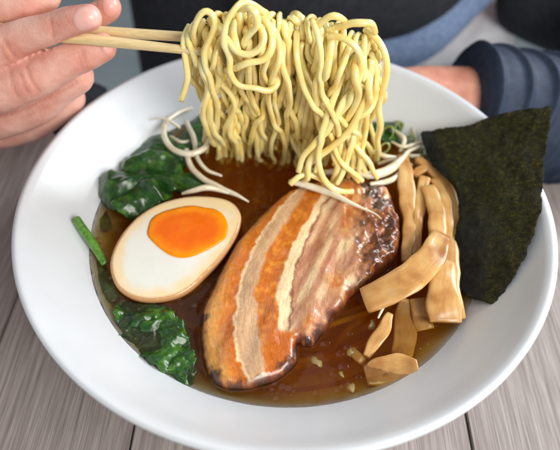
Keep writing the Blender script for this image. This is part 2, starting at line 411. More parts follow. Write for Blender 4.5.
# ------------------------------------------------------------------ pork slice
pork_out = [(209, 289), (219, 268), (231, 247), (244, 229), (258, 213), (273, 199), (289, 187), (306, 180), (325, 176), (346, 175), (365, 177), (381, 181), (392, 190), (397, 204), (401, 220), (401, 238), (397, 252), (388, 262), (376, 272), (362, 283), (351, 292), (345, 301), (336, 310), (330, 321), (321, 332), (314, 341), (304, 341), (299, 337), (297, 346), (298, 356), (292, 366), (279, 375), (264, 381), (248, 385), (230, 386), (213, 379), (205, 366), (201, 348), (199, 328), (201, 306)]
pork_pl = plane3(W(215, 370, ZS + .42), W(285, 195, ZS + .85), W(390, 225, ZS + .75))
yy = lambda px, ys, xs_: np.interp(px[:, 1], ys, xs_)
def arr(*c): return np.array(srgb(*c))
ORG, ORG2, PALE, WHT, PINK, CHAR, RED, AMB = arr(196, 104, 20), arr(226, 148, 50), arr(206, 168, 130), arr(240, 214, 172), arr(198, 148, 114), arr(52, 27, 22), arr(112, 46, 18), arr(214, 156, 78)
def fbm(px, s, seed): return np.array([noise.noise(V((x*s, y*s, seed))) + .5*noise.noise(V((x*s*2.1, y*s*2.1, seed+9))) for x, y in px])
def pork_col(px, D):
    n = len(px); w1 = fbm(px, .07, 1); w2 = fbm(px, .15, 2); w3 = fbm(px, .03, 5)
    x = px[:, 0] + w1*3.2 + w2*1.6; y = px[:, 1]
    A = np.interp(y, [185, 205, 232, 263, 295, 333, 360, 377], [300, 282, 262, 245, 237, 233, 238, 247])
    B = np.interp(y, [188, 205, 233, 263, 295, 307, 333, 357, 372], [308, 297, 278, 262, 255, 257, 258, 263, 266])
    Cc = np.interp(y, [195, 223, 249, 271, 295, 309, 323, 331], [322, 305, 290, 283, 277, 279, 278, 276])
    Dd = np.interp(y, [195, 225, 268, 295, 312, 331], [329, 312, 294, 289, 290, 287])
    col = np.empty((n, 4))
    left = lerpc(AMB*.95, ORG, sm(.25, 1.05, (x - (A - 32))/28 + w2*.15))
    left = lerpc(left, ORG2, sm(.0, .7, w2)*.5)
    c2 = lerpc(PALE, arr(206, 168, 128), sm(0, .6, w2))
    c3 = lerpc(ORG, ORG2, sm(-.3, .9, w2 + w1*.3))
    # streaky lean meat on the right
    st = np.array([noise.noise(V(((a*.8 + b_*.42)*.16, (b_*.8 - a*.42)*.03, 3.3))) for a, b_ in px])
    lean = lerpc(lerpc(PINK, arr(168, 110, 80), sm(-.1, .5, st)), WHT*.92, sm(.18, .42, -st)*.75)
    org = sm(16, 0, np.hypot((px[:, 0] - 336)/1.0, (px[:, 1] - 283)/1.2)) + sm(14, 0, np.hypot(px[:, 0] - 308, px[:, 1] - 322)) + .8*sm(.1, .5, w3 - .02)*sm(315, 345, x) + sm(200, 186, y)*.7
    lean = lerpc(lean, lerpc(ORG, AMB, sm(-.3, .4, w2)), org*.8)
    col[:] = left
    col = lerpc(col, c2, sm(-1.2, 1.2, x - A)); col = lerpc(col, WHT, sm(2.2, .6, np.abs(x - A - 1)) * .75)
    col = lerpc(col, c3, sm(-2, 2, x - B))
    inw = sm(334, 328, y)
    col = lerpc(col, WHT, sm(-1, 1, x - Cc)*inw); col = lerpc(col, lean, sm(-1.2, 1.2, x - Dd)*np.where(y > 331, sm(292, 300, x), 1))
    col = lerpc(col, arr(120, 70, 50), sm(1.6, .3, np.abs(x - Dd - 1.5))*inw*.8)
    col = lerpc(col, ORG*.95, sm(326, 336, y)*sm(262, 272, x)*sm(305, 297, x))
    # seared rim
    edge = sm(.32, .04, D + w2*.10 + w1*.08)
    col = lerpc(col, lerpc(RED, ORG*.7, sm(0, .6, w2)), edge*.95)
    def spot(cx, cy, r, s=1.): return s*sm(r, r*.45, np.hypot(px[:, 0] - cx, px[:, 1] - cy) + w2*r*.6)
    ch = spot(372, 190, 13) + spot(380, 204, 10) + spot(390, 226, 12, .8) + spot(383, 245, 11, .8) + spot(372, 258, 10, .7) + spot(362, 224, 5, .8) + spot(358, 240, 5, .6) + spot(201, 316, 9) + spot(214, 376, 11) + spot(288, 368, 14) + spot(299, 352, 9, .8) + spot(322, 334, 12) + spot(309, 341, 7) + spot(240, 384, 9, .7) + spot(262, 380, 9, .7) + spot(331, 314, 8, .7) + spot(393, 200, 9, .6) + spot(366, 178, 9)
    ch += sm(.13, .0, D)*.75*sm(-.3, .3, w1 + .2)
    br_ = sm(352, 372, px[:, 0] + w1*7)*sm(205, 215, px[:, 1])
    col = lerpc(col, lerpc(arr(112, 50, 20), arr(168, 96, 44), sm(-.2, .5, w2)), br_*.9)
    col = lerpc(col, CHAR, np.clip(ch*sm(-.95, -.05, w2 + .2), 0, 1)*.9)
    col[:, 3] = 1
    return col
def pork_top(p, d):
    px = toPX(p)
    e = 1 - math.exp(-d/.16)
    h = -.42*(1 - e) + .08*nz(p, .9) + .03*nz(p, 2.2) + .012*nz(p, 7)
    r = max(0, min(1, (px[0] - 340)/35)); h += r*(.16*ridg(p, 1.5, 3) + .10*ridg(p, 3.5, 4) - .08)   # craggy seared end
    if px[0] < 345: h += .035*math.sin((px[0] + px[1]*.35)*.2)
    return h
slab('pork_slice', pork_out, pork_pl, pork_top, lambda p, d: -.62 - .5*(1 - math.exp(-d/.2)) + .06*nz(p, 2, 4), 'roast_pork', cell=.062, n_out=330, colfn=pork_col, attrfn={'Fib': lambda px, D: np.c_[(px[:, 0] - np.interp(px[:, 1], [185, 205, 232, 263, 295, 333, 360, 377], [300, 282, 262, 245, 237, 233, 238, 247]))*.04, px[:, 1]*.04, np.zeros(len(px)), np.ones(len(px))]},
     rim_cols=lambda px, D: rgba(arr(150, 70, 22), len(px)))
tag(bpy.data.objects['pork_slice'], 'thick slice of seared layered pork belly in the middle of the broth', 'pork slice')

# ------------------------------------------------------------------ egg half
egg_out = [(110, 267), (113, 250), (123, 232), (138, 216), (158, 204), (182, 197), (207, 196), (228, 200), (239, 210), (240, 223), (233, 240), (221, 257), (206, 273), (190, 288), (172, 297), (150, 300), (130, 296), (116, 285)]
egg_pl = plane3(W(115, 262, ZS + .55), W(235, 205, ZS + .95), W(165, 298, ZS + .30))
p0, en = egg_pl
ex = V((1, 0, 0)) - en*en.x; ex.normalize(); ey = en.cross(ex)
poly = close2d([((WP(x, y, egg_pl) - p0).dot(ex), (WP(x, y, egg_pl) - p0).dot(ey)) for x, y in egg_out], 220)
P, T, D_, m_ = sheet2d(poly, .07)
egg = empty('egg_half', p0 - en*1.5, 'halved marinated boiled egg with jammy orange yolk, beside the pork slice', 'egg')
cen = poly.mean(0)
def epos(u, v, h): return p0 + ex*u + ey*v + en*h
vs = [epos(p[0], p[1], -.05*math.exp(-(d/.045)) + .012*nz((p[0], p[1], 0), .8)) for p, d in zip(P, D_)]
a, b_, c_ = (vs[i] for i in T[0])
fs = [t if (b_ - a).cross(c_ - a).dot(en) > 0 else t[::-1] for t in T]
px = np.array([toPX(v) for v in vs])
w = fbm(px, .08, 7)
wc = lerpc(arr(226, 226, 218), arr(236, 208, 156), sm(.75, .15, D_ + w*.2)); wc = lerpc(wc, arr(214, 216, 210), sm(.0, .7, fbm(px, .03, 13))*.4)
wc = lerpc(wc, arr(190, 132, 70), sm(.15, .06, D_ + w*.01))
wc = lerpc(wc, arr(240, 214, 160), sm(226, 205, px[:, 1] + w*8)*.75)
base_n = len(vs); prev = list(range(m_)); cols = list(wc)
area = sum(poly[i][0]*poly[(i+1) % m_][1] - poly[(i+1) % m_][0]*poly[i][1] for i in range(m_))
H = 1.75
for s_ in np.linspace(.06, 1, 16):
    th = s_*math.pi/2; sc = math.cos(th)**.8*1.012 if s_ < 1 else .01; dz = -.05 - (H - .05)*math.sin(th)
    ring = []
    for i in range(m_):
        ring.append(len(vs)); q = cen + (poly[i] - cen)*sc; vs.append(epos(q[0], q[1], dz))
        cols.append(arr(186, 126, 64)*(1 + .2*nz(vs[-1], 1.5)) if s_ < .3 else arr(150, 92, 42)*(1 + .2*nz(vs[-1], 1.5)))
    for i in range(m_):
        j = (i+1) % m_; q4 = (prev[i], ring[i], ring[j], prev[j]); fs.append(q4 if area > 0 else q4[::-1])
    prev = ring
cols = np.array(cols); cols[:, 3] = 1
emit('egg_white', vs, fs, 'egg_white', egg, cols=cols)
yolk_out = [(148, 229), (152, 219), (163, 212), (178, 208), (193, 206), (206, 208), (216, 210), (224, 216), (228, 226), (226, 237), (218, 244), (206, 251), (194, 256), (183, 258), (172, 256), (162, 250), (154, 243), (148, 236)]
slab('egg_yolk', yolk_out, egg_pl, lambda p, d: .035 + .05*(1 - math.exp(-d/.06)) - .03*(1 - math.exp(-d/.5)) + .012*nz(p, 1.5) + .01*nz(p, 4), lambda p, d: -.3 - .5*(1 - math.exp(-d/.3)), 'egg_yolk', egg, cell=.09, n_out=110, colfn=lambda px, D: lerpc(arr(252, 158, 12), arr(234, 100, 0), sm(0, .55, D + .12*fbm(px, .06, 21))))

# ------------------------------------------------------------------ nori
nori_out = [(421, 134), (432, 131), (447, 129), (461, 127), (474, 124), (484, 119), (495, 115), (511, 112), (527, 109), (540, 109), (551, 107), (550, 123), (548, 140), (545, 160), (544, 178), (542, 190), (542, 207), (537, 222), (533, 237), (528, 246), (525, 256), (516, 271), (508, 286), (499, 296), (492, 304), (481, 301), (471, 299), (461, 292), (453, 286), (450, 272), (451, 256), (454, 243), (456, 232), (459, 221), (459, 210), (457, 190), (448, 180), (439, 173), (431, 163), (425, 150)]
nori_pl = plane3(W(487, 114, ZR + .22), W(543, 200, ZR + .22), W(478, 300, ZS + .5)); print('NORI', WP(421, 134, nori_pl).z - ZS, WP(550, 107, nori_pl).z - ZR)
def nori_w(px, D):
    f = sm(60, 5, np.hypot((px[:, 0] - 458)/1.0, (px[:, 1] - 262)/1.5) + fbm(px, .06, 4)*18)
    f = np.maximum(f, sm(14, 2, px[:, 0] - np.interp(px[:, 1], [130, 175, 200, 290], [424, 441, 458, 452]))*.9)
    return np.c_[f, f, f, np.ones(len(f))]
def nori_h(p, d):
    px = toPX(p)
    return .16*nz(p, .45, 2) + .06*nz(p, 1.6) + .03*nz(p, 5) - .25*math.exp(-((px[0]-500)/60)**2)*0
slab('nori_sheet', nori_out, nori_pl, lambda p, d: nori_h(p, d) + .02, lambda p, d: nori_h(p, d) - .02, 'nori', cell=.08, n_out=560, rag=.06, attrfn={'Wet': nori_w})
tag(bpy.data.objects['nori_sheet'], 'square dark green nori seaweed sheet leaning on the right side of the bowl', 'seaweed')

# ------------------------------------------------------------------ bamboo shoots
def strip(pts, widths, th, mat='bamboo_shoot', nrm=(0, -.25, 1), seg=36, wob=.1, seed=0, n=26):
    P = spline([W(a, b_, c_) for a, b_, c_ in pts], n)
    P = np.vstack([P[0], P[0]*.97 + P[1]*.03 + (P[1]-P[0])*.08, P[1:-1], P[-1]*.97 + P[-2]*.03 + (P[-2]-P[-1])*.08, P[-1]]); n = len(P)
    P += np.array([[nz(p, .9, seed)*wob, nz(p, .9, seed+1)*wob, nz(p, .8, seed+2)*wob] for p in P])
    dep = [(V(p) - CAM).dot(Fw) for p in P]
    wq = spline([(i_*10., w_, 0) for i_, w_ in enumerate(widths)], n); wd = np.interp(np.linspace(0, 1, n), wq[:, 0]/(10.*(len(widths) - 1)), wq[:, 1])*np.array(dep)/FPX/2
    T = np.gradient(P, axis=0); T /= np.linalg.norm(T, axis=1)[:, None]
    vs = []; fs = []; fib = []
    for i in range(n):
        N = np.array(nrm, float); N -= T[i]*N.dot(T[i]); N /= np.linalg.norm(N); B = np.cross(T[i], N)
        e = 1 - .10*((i == 0) + (i == n-1))
        for k in range(seg):
            a = 2*math.pi*(k+.5)/seg; ca, sa = math.cos(a), math.sin(a); pw = 4.5
            q = (abs(ca)**pw + abs(sa)**pw)**(-1/pw)
            p = P[i] + B*ca*q*wd[i]*e + N*sa*q*th/2*e
            vs.append(V(p) + V(B)*.09*nz(p, 1.3, seed) + V(N)*.05*nz(p, 1.8, seed+5) + V(N)*.02*nz((0, k*.9, seed), 1)); fib.append((i*.25 + seed, wd[i]*ca*2, sa, 1))
    for i in range(n-1):
        for k in range(seg): k2 = (k+1) % seg; fs.append((i*seg+k, i*seg+k2, (i+1)*seg+k2, (i+1)*seg+k))
    fs.append(tuple(range(seg))[::-1]); fs.append(tuple((n-1)*seg + k for k in range(seg)))
    return vs, fs, fib
BAM = 'strips of bamboo shoot on the right of the bowl'
z = ZS
bam = [
 ([(452, 320, z+.30), (447, 296, z+.5), (449, 272, z+.55), (453, 245, z+.5), (455, 215, z+.45), (448, 188, z+.5), (432, 171, z+.5), (417, 160, z+.45)], [30, 26, 18, 14, 14, 11, 9, 7], .32, 'long curved bamboo shoot running beside the edge of the nori'),
 ([(402, 156, z+.6), (406, 185, z+.65), (409, 222, z+.55), (407, 262, z+.3)], [11, 17, 15, 11], .36, 'upright bamboo shoot nearest the pork, at the left of the bunch'),
 ([(424, 178, z+.65), (420, 205, z+.6), (417, 232, z+.5), (416, 256, z+.3)], [11, 12, 11, 9], .34, 'narrow brown bamboo shoot standing second from the pork'),
 ([(428, 186, z+.85), (435, 208, z+.9), (438, 228, z+.9), (434, 252, z+.8)], [13, 17, 18, 16], .34, 'pale bamboo shoot with its top end cut square beside the nori'),
 ([(441, 236, z+1.0), (431, 257, z+1.2), (412, 274, z+1.15), (388, 290, z+.9), (364, 300, z+.55)], [17, 27, 31, 30, 25], .38, 'broad diagonal bamboo shoot lying across the others and the pork edge'),
 ([(445, 322, z+.35), (443, 304, z+.6), (442, 284, z+.75), (446, 262, z+.75)], [31, 34, 26, 16], .42, 'blocky square cut bamboo shoot below the nori corner'),
 ([(366, 376, z-.22), (381, 372, z-.14), (398, 371, z-.10), (417, 367, z+.0)], [16, 28, 32, 14], .34, 'wide half sunken bamboo shoot at the near right edge of the broth'),
 ([(366, 357, z-.1), (375, 343, z-.02), (384, 329, z+.1), (389, 314, z+.15)], [8, 12, 12, 6], .32, 'short glossy bamboo shoot poking up below the broad diagonal one'),
 ([(402, 358, z-.5), (404, 338, z-.35), (405, 318, z-.25), (407, 300, z-.1)], [20, 24, 22, 18], .3, 'sunken amber bamboo shoot standing under the broth surface'),
 ([(425, 330, z-.3), (421, 314, z-.1), (418, 298, z+.1)], [18, 18, 16], .3, 'small dark bamboo shoot tucked left of the blocky one'),
 ([(350, 350, z-.3), (358, 357, z-.25), (368, 366, z-.4)], [9, 10, 8], .25, 'tiny sunken bamboo piece left of the half sunken one'),
 ([(434, 180, z+.5), (444, 196, z+.6), (447, 220, z+.6), (446, 250, z+.5)], [8, 10, 10, 10], .3, 'slim bamboo shoot wedged between the pale and the curved ones'),
 ([(413, 176, z+.4), (428, 168, z+.55), (440, 180, z+.45)], [7, 8, 7], .3, 'thin bent bamboo sliver at the top of the bunch')]
for i, (pts, wd, th, lab) in enumerate(bam):
    vs, fs, fib = strip(pts, wd, th*.85, seed=i*3)
    tag(emit('bamboo_shoot', vs, fs, 'bamboo_shoot', attrs={'Fib': fib}), lab, 'bamboo shoot', BAM)

# ------------------------------------------------------------------ bean sprouts
def sprout(pts, rad, label, grp='bean sprouts on the broth', seed=0, mat='sprout'):
    P = spline([V(p) for p in pts], 40)
    P += np.array([[nz(p, 1.2, seed)*.05, nz(p, 1.2, seed+1)*.05, 0] for p in P])
    vs, fs = tube(P, rad, 12)
    tag(emit('bean_sprout', vs, fs, mat), label, 'bean sprout', grp)
z = ZS
sprout([W(290, 182, z+1.25), W(305, 185, z+1.2), W(325, 191, z+1.15), W(345, 200, z+1.12), W(362, 208, z+1.12), W(374, 213, z+1.12), W(381, 219, z+1.1)], [.12, .16, .17, .14, .09, .05, .02], 'long pale bean sprout lying across the top of the pork slice')
sprout([W(192, 108, z+.4), W(176, 114, z+.6), W(165, 124, z+.7), W(165, 138, z+.7), W(174, 150, z+.7), W(190, 154, z+.75), W(204, 148, z+.8), W(213, 135, z+.9)], [.09, .13, .15, .15, .15, .16, .15, .1], 'looped bean sprout curling above the spinach', seed=2)
sprout([W(187, 150, z+.6), W(190, 166, z+.5), W(202, 178, z+.45), W(222, 189, z+.3), W(238, 196, z+.2), W(249, 202, z+.0)], [.13, .15, .15, .15, .12, .04], 'bean sprout slanting down from the loop towards the pork', seed=3)
sprout([W(187, 122, z+.4), W(194, 140, z+.4), W(197, 158, z+.35), W(207, 170, z+.25), W(222, 176, z+.1)], [.12, .14, .13, .11, .06], 'bean sprout dropping through the loop beside the noodles', seed=4)
sprout([W(182, 194, z+.55), W(191, 191, z+.75), W(204, 188, z+.85), W(216, 189, z+.7), W(229, 193, z+.4)], [.07, .12, .15, .13, .06], 'short white bean sprout arched over the top of the egg', seed=5)
sprout([W(357, 173, z+1.1), W(372, 175, z+1.1), W(386, 171, z+1.0), W(398, 163, z+.8), W(408, 152, z+.6), (W(420, 146, z+.4))], [.13, .22, .22, .15, .1, .07], 'thick bright white bean sprout by the top corner of the pork', seed=6)
sprout([W(370, 184, z+.8), W(386, 182, z+.7), W(397, 176, z+.6), W(404, 166, z+.5)], [.1, .14, .14, .1], 'bean sprout just below the thick bright one', seed=7)
sprout([W(150, 120, z+.9), W(160, 118, z+1.0), W(170, 121, z+.9), W(180, 128, z+.5)], [.03, .05, .07, .07], 'thread thin bean sprout tip at the far left edge of the broth', seed=8)
for i, (a, b_, c_, d_, lab) in enumerate([((395, 130), (404, 140), (400, 152), .14, 'blurred bean sprout standing behind the noodles near the scallions'),
        ((410, 122), (414, 134), (417, 150), .08, 'thin upright bean sprout tip by the left corner of the nori'),
        ((372, 150), (384, 156), (400, 158), .13, 'bean sprout lying behind the right end of the hanging noodles'),
        ((350, 128), (348, 140), (352, 152), .16, 'white bean sprout seen through the gap in the noodles'),
        ((392, 142), (404, 147), (424, 141), .11, 'bean sprout lying flat towards the left corner of the nori'),
        ((240, 104), (262, 106), (284, 104), .14, 'bean sprout glimpsed behind the middle of the lifted noodles'),
        ((378, 318), (384, 306), (388, 296), .08, 'slim bean sprout sticking up through the broth below the bamboo')]):
    hz = .35 if i < 6 else .3
    sprout([W(*a, z+hz), W(*b_, z+hz+.12), W(*c_, z+hz-.1)], [d_*.5, d_, d_*.6], lab, seed=10+i)

for i, (a, b_, r1, lab) in enumerate([((312, 358), (322, 366), .13, 'pale chopped onion bit floating below the pork notch'), ((347, 351), (353, 354), .14, 'pale onion bit next to the tiny sunken bamboo piece'), ((349, 385), (354, 390), .15, 'foamy white onion bit near the front edge of the broth'), ((370, 330), (374, 320), .14, 'white onion bit beside the short glossy bamboo shoot'), ((339, 372), (344, 376), .08, 'smallest onion bit between the pork and the front edge')]):
    P = spline([W(*a, ZS - .3), W((a[0]+b_[0])/2 + 1, (a[1]+b_[1])/2 + 1, ZS - .2), W(*b_, ZS - .34)], 10)
    P += np.array([[nz(p, 5, 1)*.06, nz(p, 5, 2)*.06, 0] for p in P])
    vs, fs = tube(P, [r1*.6, r1*1.2, r1*.8, r1*1.1, r1*.4], 12, flat=.5)
    tag(emit('onion_bit', vs, fs, 'sprout'), lab, 'onion', 'onion bits floating in the broth')
# scallion rings
for i, (px_, py_, r, lab) in enumerate([(388, 133, .38, 'pale green scallion ring standing beside the right noodles'), (398, 127, .3, 'green scallion ring behind the first one'), (384, 148, .3, 'yellow green scallion ring just under the noodles'), (410, 140, .28, 'small scallion ring close to the nori corner'), (425, 152, .22, 'smallest scallion ring against the nori edge'), (356, 118, .32, 'scallion ring behind the gap in the noodles')]):
    c0 = W(px_, py_, ZS + .35); ax = V((random.uniform(-.6, .6), -.6, random.uniform(.3, .9))).normalized()
    u_ = ax.orthogonal().normalized(); v_ = ax.cross(u_)
    vs = []; fs = []; n_ = 30
    sec = [(1, -.5), (1, .5), (.72, .5), (.72, -.5)]
    for k in range(n_):
        a = 2*math.pi*k/n_; rr = r*(1 + .12*math.sin(2*a + i))
        for s1_, s2_ in sec: vs.append(c0 + (u_*math.cos(a) + v_*math.sin(a)*.85)*rr*s1_ + ax*s2_*.3)
    for k in range(n_):
        for q in range(4):
            k2 = (k+1) % n_; q2 = (q+1) % 4; fs.append((k*4+q, k*4+q2, k2*4+q2, k2*4+q))
    tag(emit('scallion_ring', vs, fs, 'scallion'), lab, 'scallion', 'scallion rings at the back of the bowl')

# ------------------------------------------------------------------ greens
def leaf(outline, zc, amp, seed, label, tilt=(0, 0), name='spinach_leaf', cell=.07, dome=.35, hf=.15):
    cx = sum(p[0] for p in outline)/len(outline); cy = sum(p[1] for p in outline)/len(outline)
    c0 = W(cx, cy, zc); n = V((tilt[0], tilt[1], 1)).normalized(); pl = (c0, n)
    def h(p, d):
        return dome*(1 - math.exp(-d/.35)) + amp*(ridg(p, .62, seed)*.8 + nz(p, 1.2, seed+1)*.5 + hf*(ridg(p, 2.6, seed+2)*.26 + nz(p, 6, seed)*.1) + .05*ridg(p, 2, seed+4)) - amp*.5
    o = slab(name, outline, pl, lambda p, d: h(p, d) + .015, lambda p, d: h(p, d) - .015, 'spinach', cell=cell, n_out=260, rag=.05 + .12*(hf > .5))
    return tag(o, label, 'spinach leaf' if name == 'spinach_leaf' else 'greens', 'wilted green leaves on the left of the broth')
leaf([(160, 152), (176, 142), (192, 122), (210, 112), (216, 124), (206, 142), (190, 158), (178, 176), (165, 172)], ZS+.0, .25, 31, 'dark spinach leaf lying behind the looped bean sprout')
leaf([(120, 164), (128, 155), (145, 153), (160, 150), (174, 156), (183, 170), (185, 183), (176, 194), (160, 190), (140, 178), (126, 172)], ZS+.45, .5, 12, 'glossy folded spinach leaf at the top of the clump')
leaf([(96, 178), (104, 172), (120, 171), (138, 172), (152, 176), (150, 190), (138, 200), (122, 208), (110, 208), (99, 196)], ZS+.55, .45, 20, 'dark spinach leaf at the left end of the clump touching the bowl', tilt=(-.1, -.2))
leaf([(112, 206), (122, 197), (137, 186), (152, 176), (163, 180), (172, 192), (168, 200), (152, 208), (140, 219), (126, 218)], ZS+.55, .5, 25, 'shiny spinach leaf folded over just above the egg', tilt=(.1, -.35))
leaf([(165, 175), (180, 172), (200, 176), (208, 186), (190, 192), (172, 190)], ZS+.0, .25, 41, 'small green leaf floating between the clump and the slanting sprout')
leaf([(133, 148), (146, 136), (160, 128), (172, 134), (166, 148), (148, 156)], ZS-.02, .2, 45, 'olive green leaf under water at the far left of the broth', dome=.1)
leaf([(114, 314), (122, 303), (138, 300), (156, 304), (172, 312), (184, 326), (192, 344), (196, 366), (193, 386), (180, 385), (164, 377), (148, 364), (136, 350), (122, 336)], ZS-.14, .5, 51, 'big frilly wilted green leaf at the near left of the broth', cell=.055, dome=.15, hf=.6)
leaf([(140, 318), (158, 316), (172, 328), (182, 350), (186, 372), (172, 372), (158, 358), (146, 340)], ZS-.03, .45, 57, 'crinkled bright green leaf on top of the big frilly one', cell=.05, dome=.1, hf=.6)
leaf([(96, 262), (104, 262), (112, 280), (118, 298), (110, 302), (100, 284)], ZS-.2, .15, 61, 'strip of green leaf sunk between the egg and the bowl', dome=.05)
leaf([(86, 205), (94, 215), (104, 232), (112, 226), (106, 210), (98, 200)], ZS-.25, .15, 63, 'murky sunken leaf beside the green stalk', dome=.05)
BK = 'bean sprouts at the back of the bowl'
for i, (a, b_, c_, d_, lab) in enumerate([((214, 118), (226, 112), (242, 116), .13, 'bean sprout behind the left edge of the hanging noodles'),
        ((222, 134), (236, 140), (254, 134), .13, 'bean sprout crossing low behind the left noodles'),
        ((250, 118), (266, 124), (284, 120), .14, 'bean sprout behind the centre of the noodles under the uppermost one'),
        ((336, 112), (352, 108), (368, 114), .14, 'bean sprout behind the right noodles near the far wall'),
        ((372, 138), (380, 130), (384, 120), .12, 'upright bean sprout between the noodles and the scallions'),
        ((378, 164), (394, 160), (412, 166), .15, 'bean sprout between the thick bright one and the bamboo tops'),
        ((400, 148), (412, 156), (428, 154), .11, 'bean sprout sloping to the nori above the bamboo tops'),
        ((306, 168), (330, 172), (356, 168), .15, 'bean sprout under the lower right noodle ends'),
        ((170, 136), (182, 142), (196, 138), .10, 'thin bean sprout inside the loop of the curled one')]):
    sprout([W(*a, z+.15), W(*b_, z+.3), W(*c_, z+.12)], [d_*.5, d_, d_*.6], lab, BK, seed=30+i)
leaf([(214, 104), (236, 98), (262, 98), (282, 106), (270, 118), (240, 120), (220, 116)], ZS-.02, .25, 71, 'dark leaf behind the middle of the hanging noodles')
leaf([(366, 126), (380, 118), (396, 122), (408, 134), (404, 146), (386, 144), (370, 138)], ZS-.02, .25, 75, 'olive green leaf under the scallion rings at the back right')
leaf([(128, 160), (140, 146), (158, 136), (176, 140), (190, 150), (184, 164), (160, 164), (142, 166)], ZS+.02, .25, 77, 'low wilted leaf just behind the spinach clump')
P = spline([W(76, 219, ZS+.75), W(84, 231, ZS+.55), (W(95, 247, ZS+.25)), W(105, 264, ZS-.05)], 20)
vs, fs = tube(P, [.19, .2, .19, .16], 14)
tag(emit('cut_green_stalk', vs, fs, 'green_stem'), 'short cut green stalk resting on the left wall of the bowl', 'stalk')

shapes = [(foot(pork_out, pork_pl, .02), .13), (foot(egg_out, egg_pl, .04), .10)]
for ol in ([(110, 206), (150, 200), (183, 185), (176, 160), (140, 156), (120, 172)],):
    shapes.append((foot(ol, (V((0, 0, ZS)), V((0, 0, 1)))), .06))
build_broth(shapes)
# oil beads floating on the broth (uncountable film of droplets)
vs = []; fs = []
def bead(x, y, r):
    b0 = len(vs); n_ = 14
    for j, (f, h) in enumerate(((1, -.01), (.85, .25), (.5, .42))):
        for k in range(n_):
            a = 2*math.pi*k/n_; vs.append(V((x + r*f*math.cos(a), y + r*f*math.sin(a), ZS + .012 + r*h*.22)))
    vs.append(V((x, y, ZS + .012 + r*.10)))
    for j in range(2):
        for k in range(n_): k2 = (k+1) % n_; fs.append((b0+j*n_+k, b0+j*n_+k2, b0+(j+1)*n_+k2, b0+(j+1)*n_+k))
    for k in range(n_): fs.append((b0+2*n_+k, b0+2*n_+(k+1) % n_, b0+3*n_))
for (cx, cy, sx, sy, num) in ((96, 240, 6, 22, 26), (122, 300, 14, 8, 22), (104, 212, 8, 8, 10), (170, 306, 14, 4, 12), (265, 392, 30, 5, 12), (330, 345, 25, 22, 16), (270, 170, 28, 10, 14), (430, 350, 12, 12, 10), (205, 240, 6, 16, 6), (365, 385, 25, 8, 20)):
    for _ in range(num):
        p = W(random.gauss(cx, sx), random.gauss(cy, sy), ZS + .01)
        if math.hypot(p.x, p.y) < rs - .25: bead(p.x, p.y, random.choice((.04, .06, .08, .11, .15, .2) if cx > 180 else (.04, .06, .09, .13, .17)))
m = newm('oil'); m.n.remove(m.p)
tr = m.n.new('ShaderNodeBsdfTransparent'); tr.inputs[0].default_value = (.98, .88, .62, 1); gl = m.n.new('ShaderNodeBsdfGlossy'); gl.inputs['Roughness'].default_value = .05
fr = m.n.new('ShaderNodeFresnel'); fr.inputs['IOR'].default_value = 1.47; mx = m.n.new('ShaderNodeMixShader')
m.l.new(fr.outputs[0], mx.inputs[0]); m.l.new(tr.outputs[0], mx.inputs[1]); m.l.new(gl.outputs[0], mx.inputs[2]); m.l.new(mx.outputs[0], m.out.inputs[0]); MAT['oil'] = m.m
tag(emit('oil_droplets', vs, fs, 'oil'), 'tiny clear oil droplets floating on the broth', 'oil droplets', kind='stuff')

# ------------------------------------------------------------------ noodles
NR = .128
tops_x = [186, 192, 200, 215, 235, 250, 265, 285, 300, 318, 335, 350, 365, 376, 386]
tops_y = [45, 30, 14, 12, 4, 3, 12, 12, 11, 14, 18, 24, 28, 34, 56]
def topy(x): return float(np.interp(x, tops_x, tops_y))
paths = []
def hero(pts): paths.append([WY(a, b_, c_) for a, b_, c_ in pts])
Y0 = 1.55
hero([(268, 16, 2.6), (253, 4, 2.2), (238, 5, 1.9), (226, 22, 1.7), (226, 42, Y0), (231, 62, Y0), (233, 76, Y0), (240, 88, Y0), (254, 87, Y0), (268, 92, Y0+.1), (279, 84, Y0+.3), (276, 66, Y0+.9), (270, 48, 3.2)])
hero([(232, 16, 2.6), (240, 8, 2.1), (250, 6, 1.7), (258, 14, 1.55), (258, 26, 1.6), (249, 34, 1.7), (244, 44, 1.8), (252, 50, 2.1)])
hero([(216, 24, 2.4), (224, 36, 1.8), (233, 50, 1.35), (247, 56, 1.3), (260, 50, 1.35), (265, 38, 1.5), (261, 27, 1.9), (252, 20, 2.3)])
hero([(262, 14, 2.6), (273, 32, 1.9), (272, 52, 1.5), (262, 62, 1.35), (247, 62, 1.3), (234, 68, 1.5), (222, 70, 2.2)])
hero([(194, 46, 2.6), (194, 30, 2.2), (200, 12, 2.1), (208, 10, 2.1), (216, 20, 2.0), (214, 34, 1.9), (206, 46, 1.9), (203, 60, 2.0), (211, 84, 2.1), (218, 110, 2.6), (216, 135, 3.4), (220, 158, 4.2)])
hero([(190, 26, 3.1), (185, 36, 2.6), (184, 52, 2.4), (185, 66, 2.4), (188, 78, 2.4), (185, 90, 2.5), (182, 100, 2.6)])
hero([(196, 22, 3.0), (190, 30, 2.6), (189, 42, 2.4), (196, 56, 2.3), (198, 66, 2.4)])
hero([(366, 30, 3.2), (378, 38, 2.7), (387, 55, 2.4), (386, 80, 2.3), (379, 104, 2.4), (380, 126, 2.7), (378, 146, 3.2), (376, 160, 3.8)])
hero([(345, 70, 2.4), (332, 100, 1.9), (322, 135, 1.4), (319, 160, 1.15), (323, 178, 1.05), (336, 191, .95), (352, 191, 1.0)])
hero([(352, 90, 2.2), (334, 120, 1.6), (318, 142, 1.4), (303, 156, 1.35), (298, 172, 1.3)])
hero([(290, 184, 1.05), (299, 175, 1.2), (310, 174, 1.35), (326, 181, 1.3)])
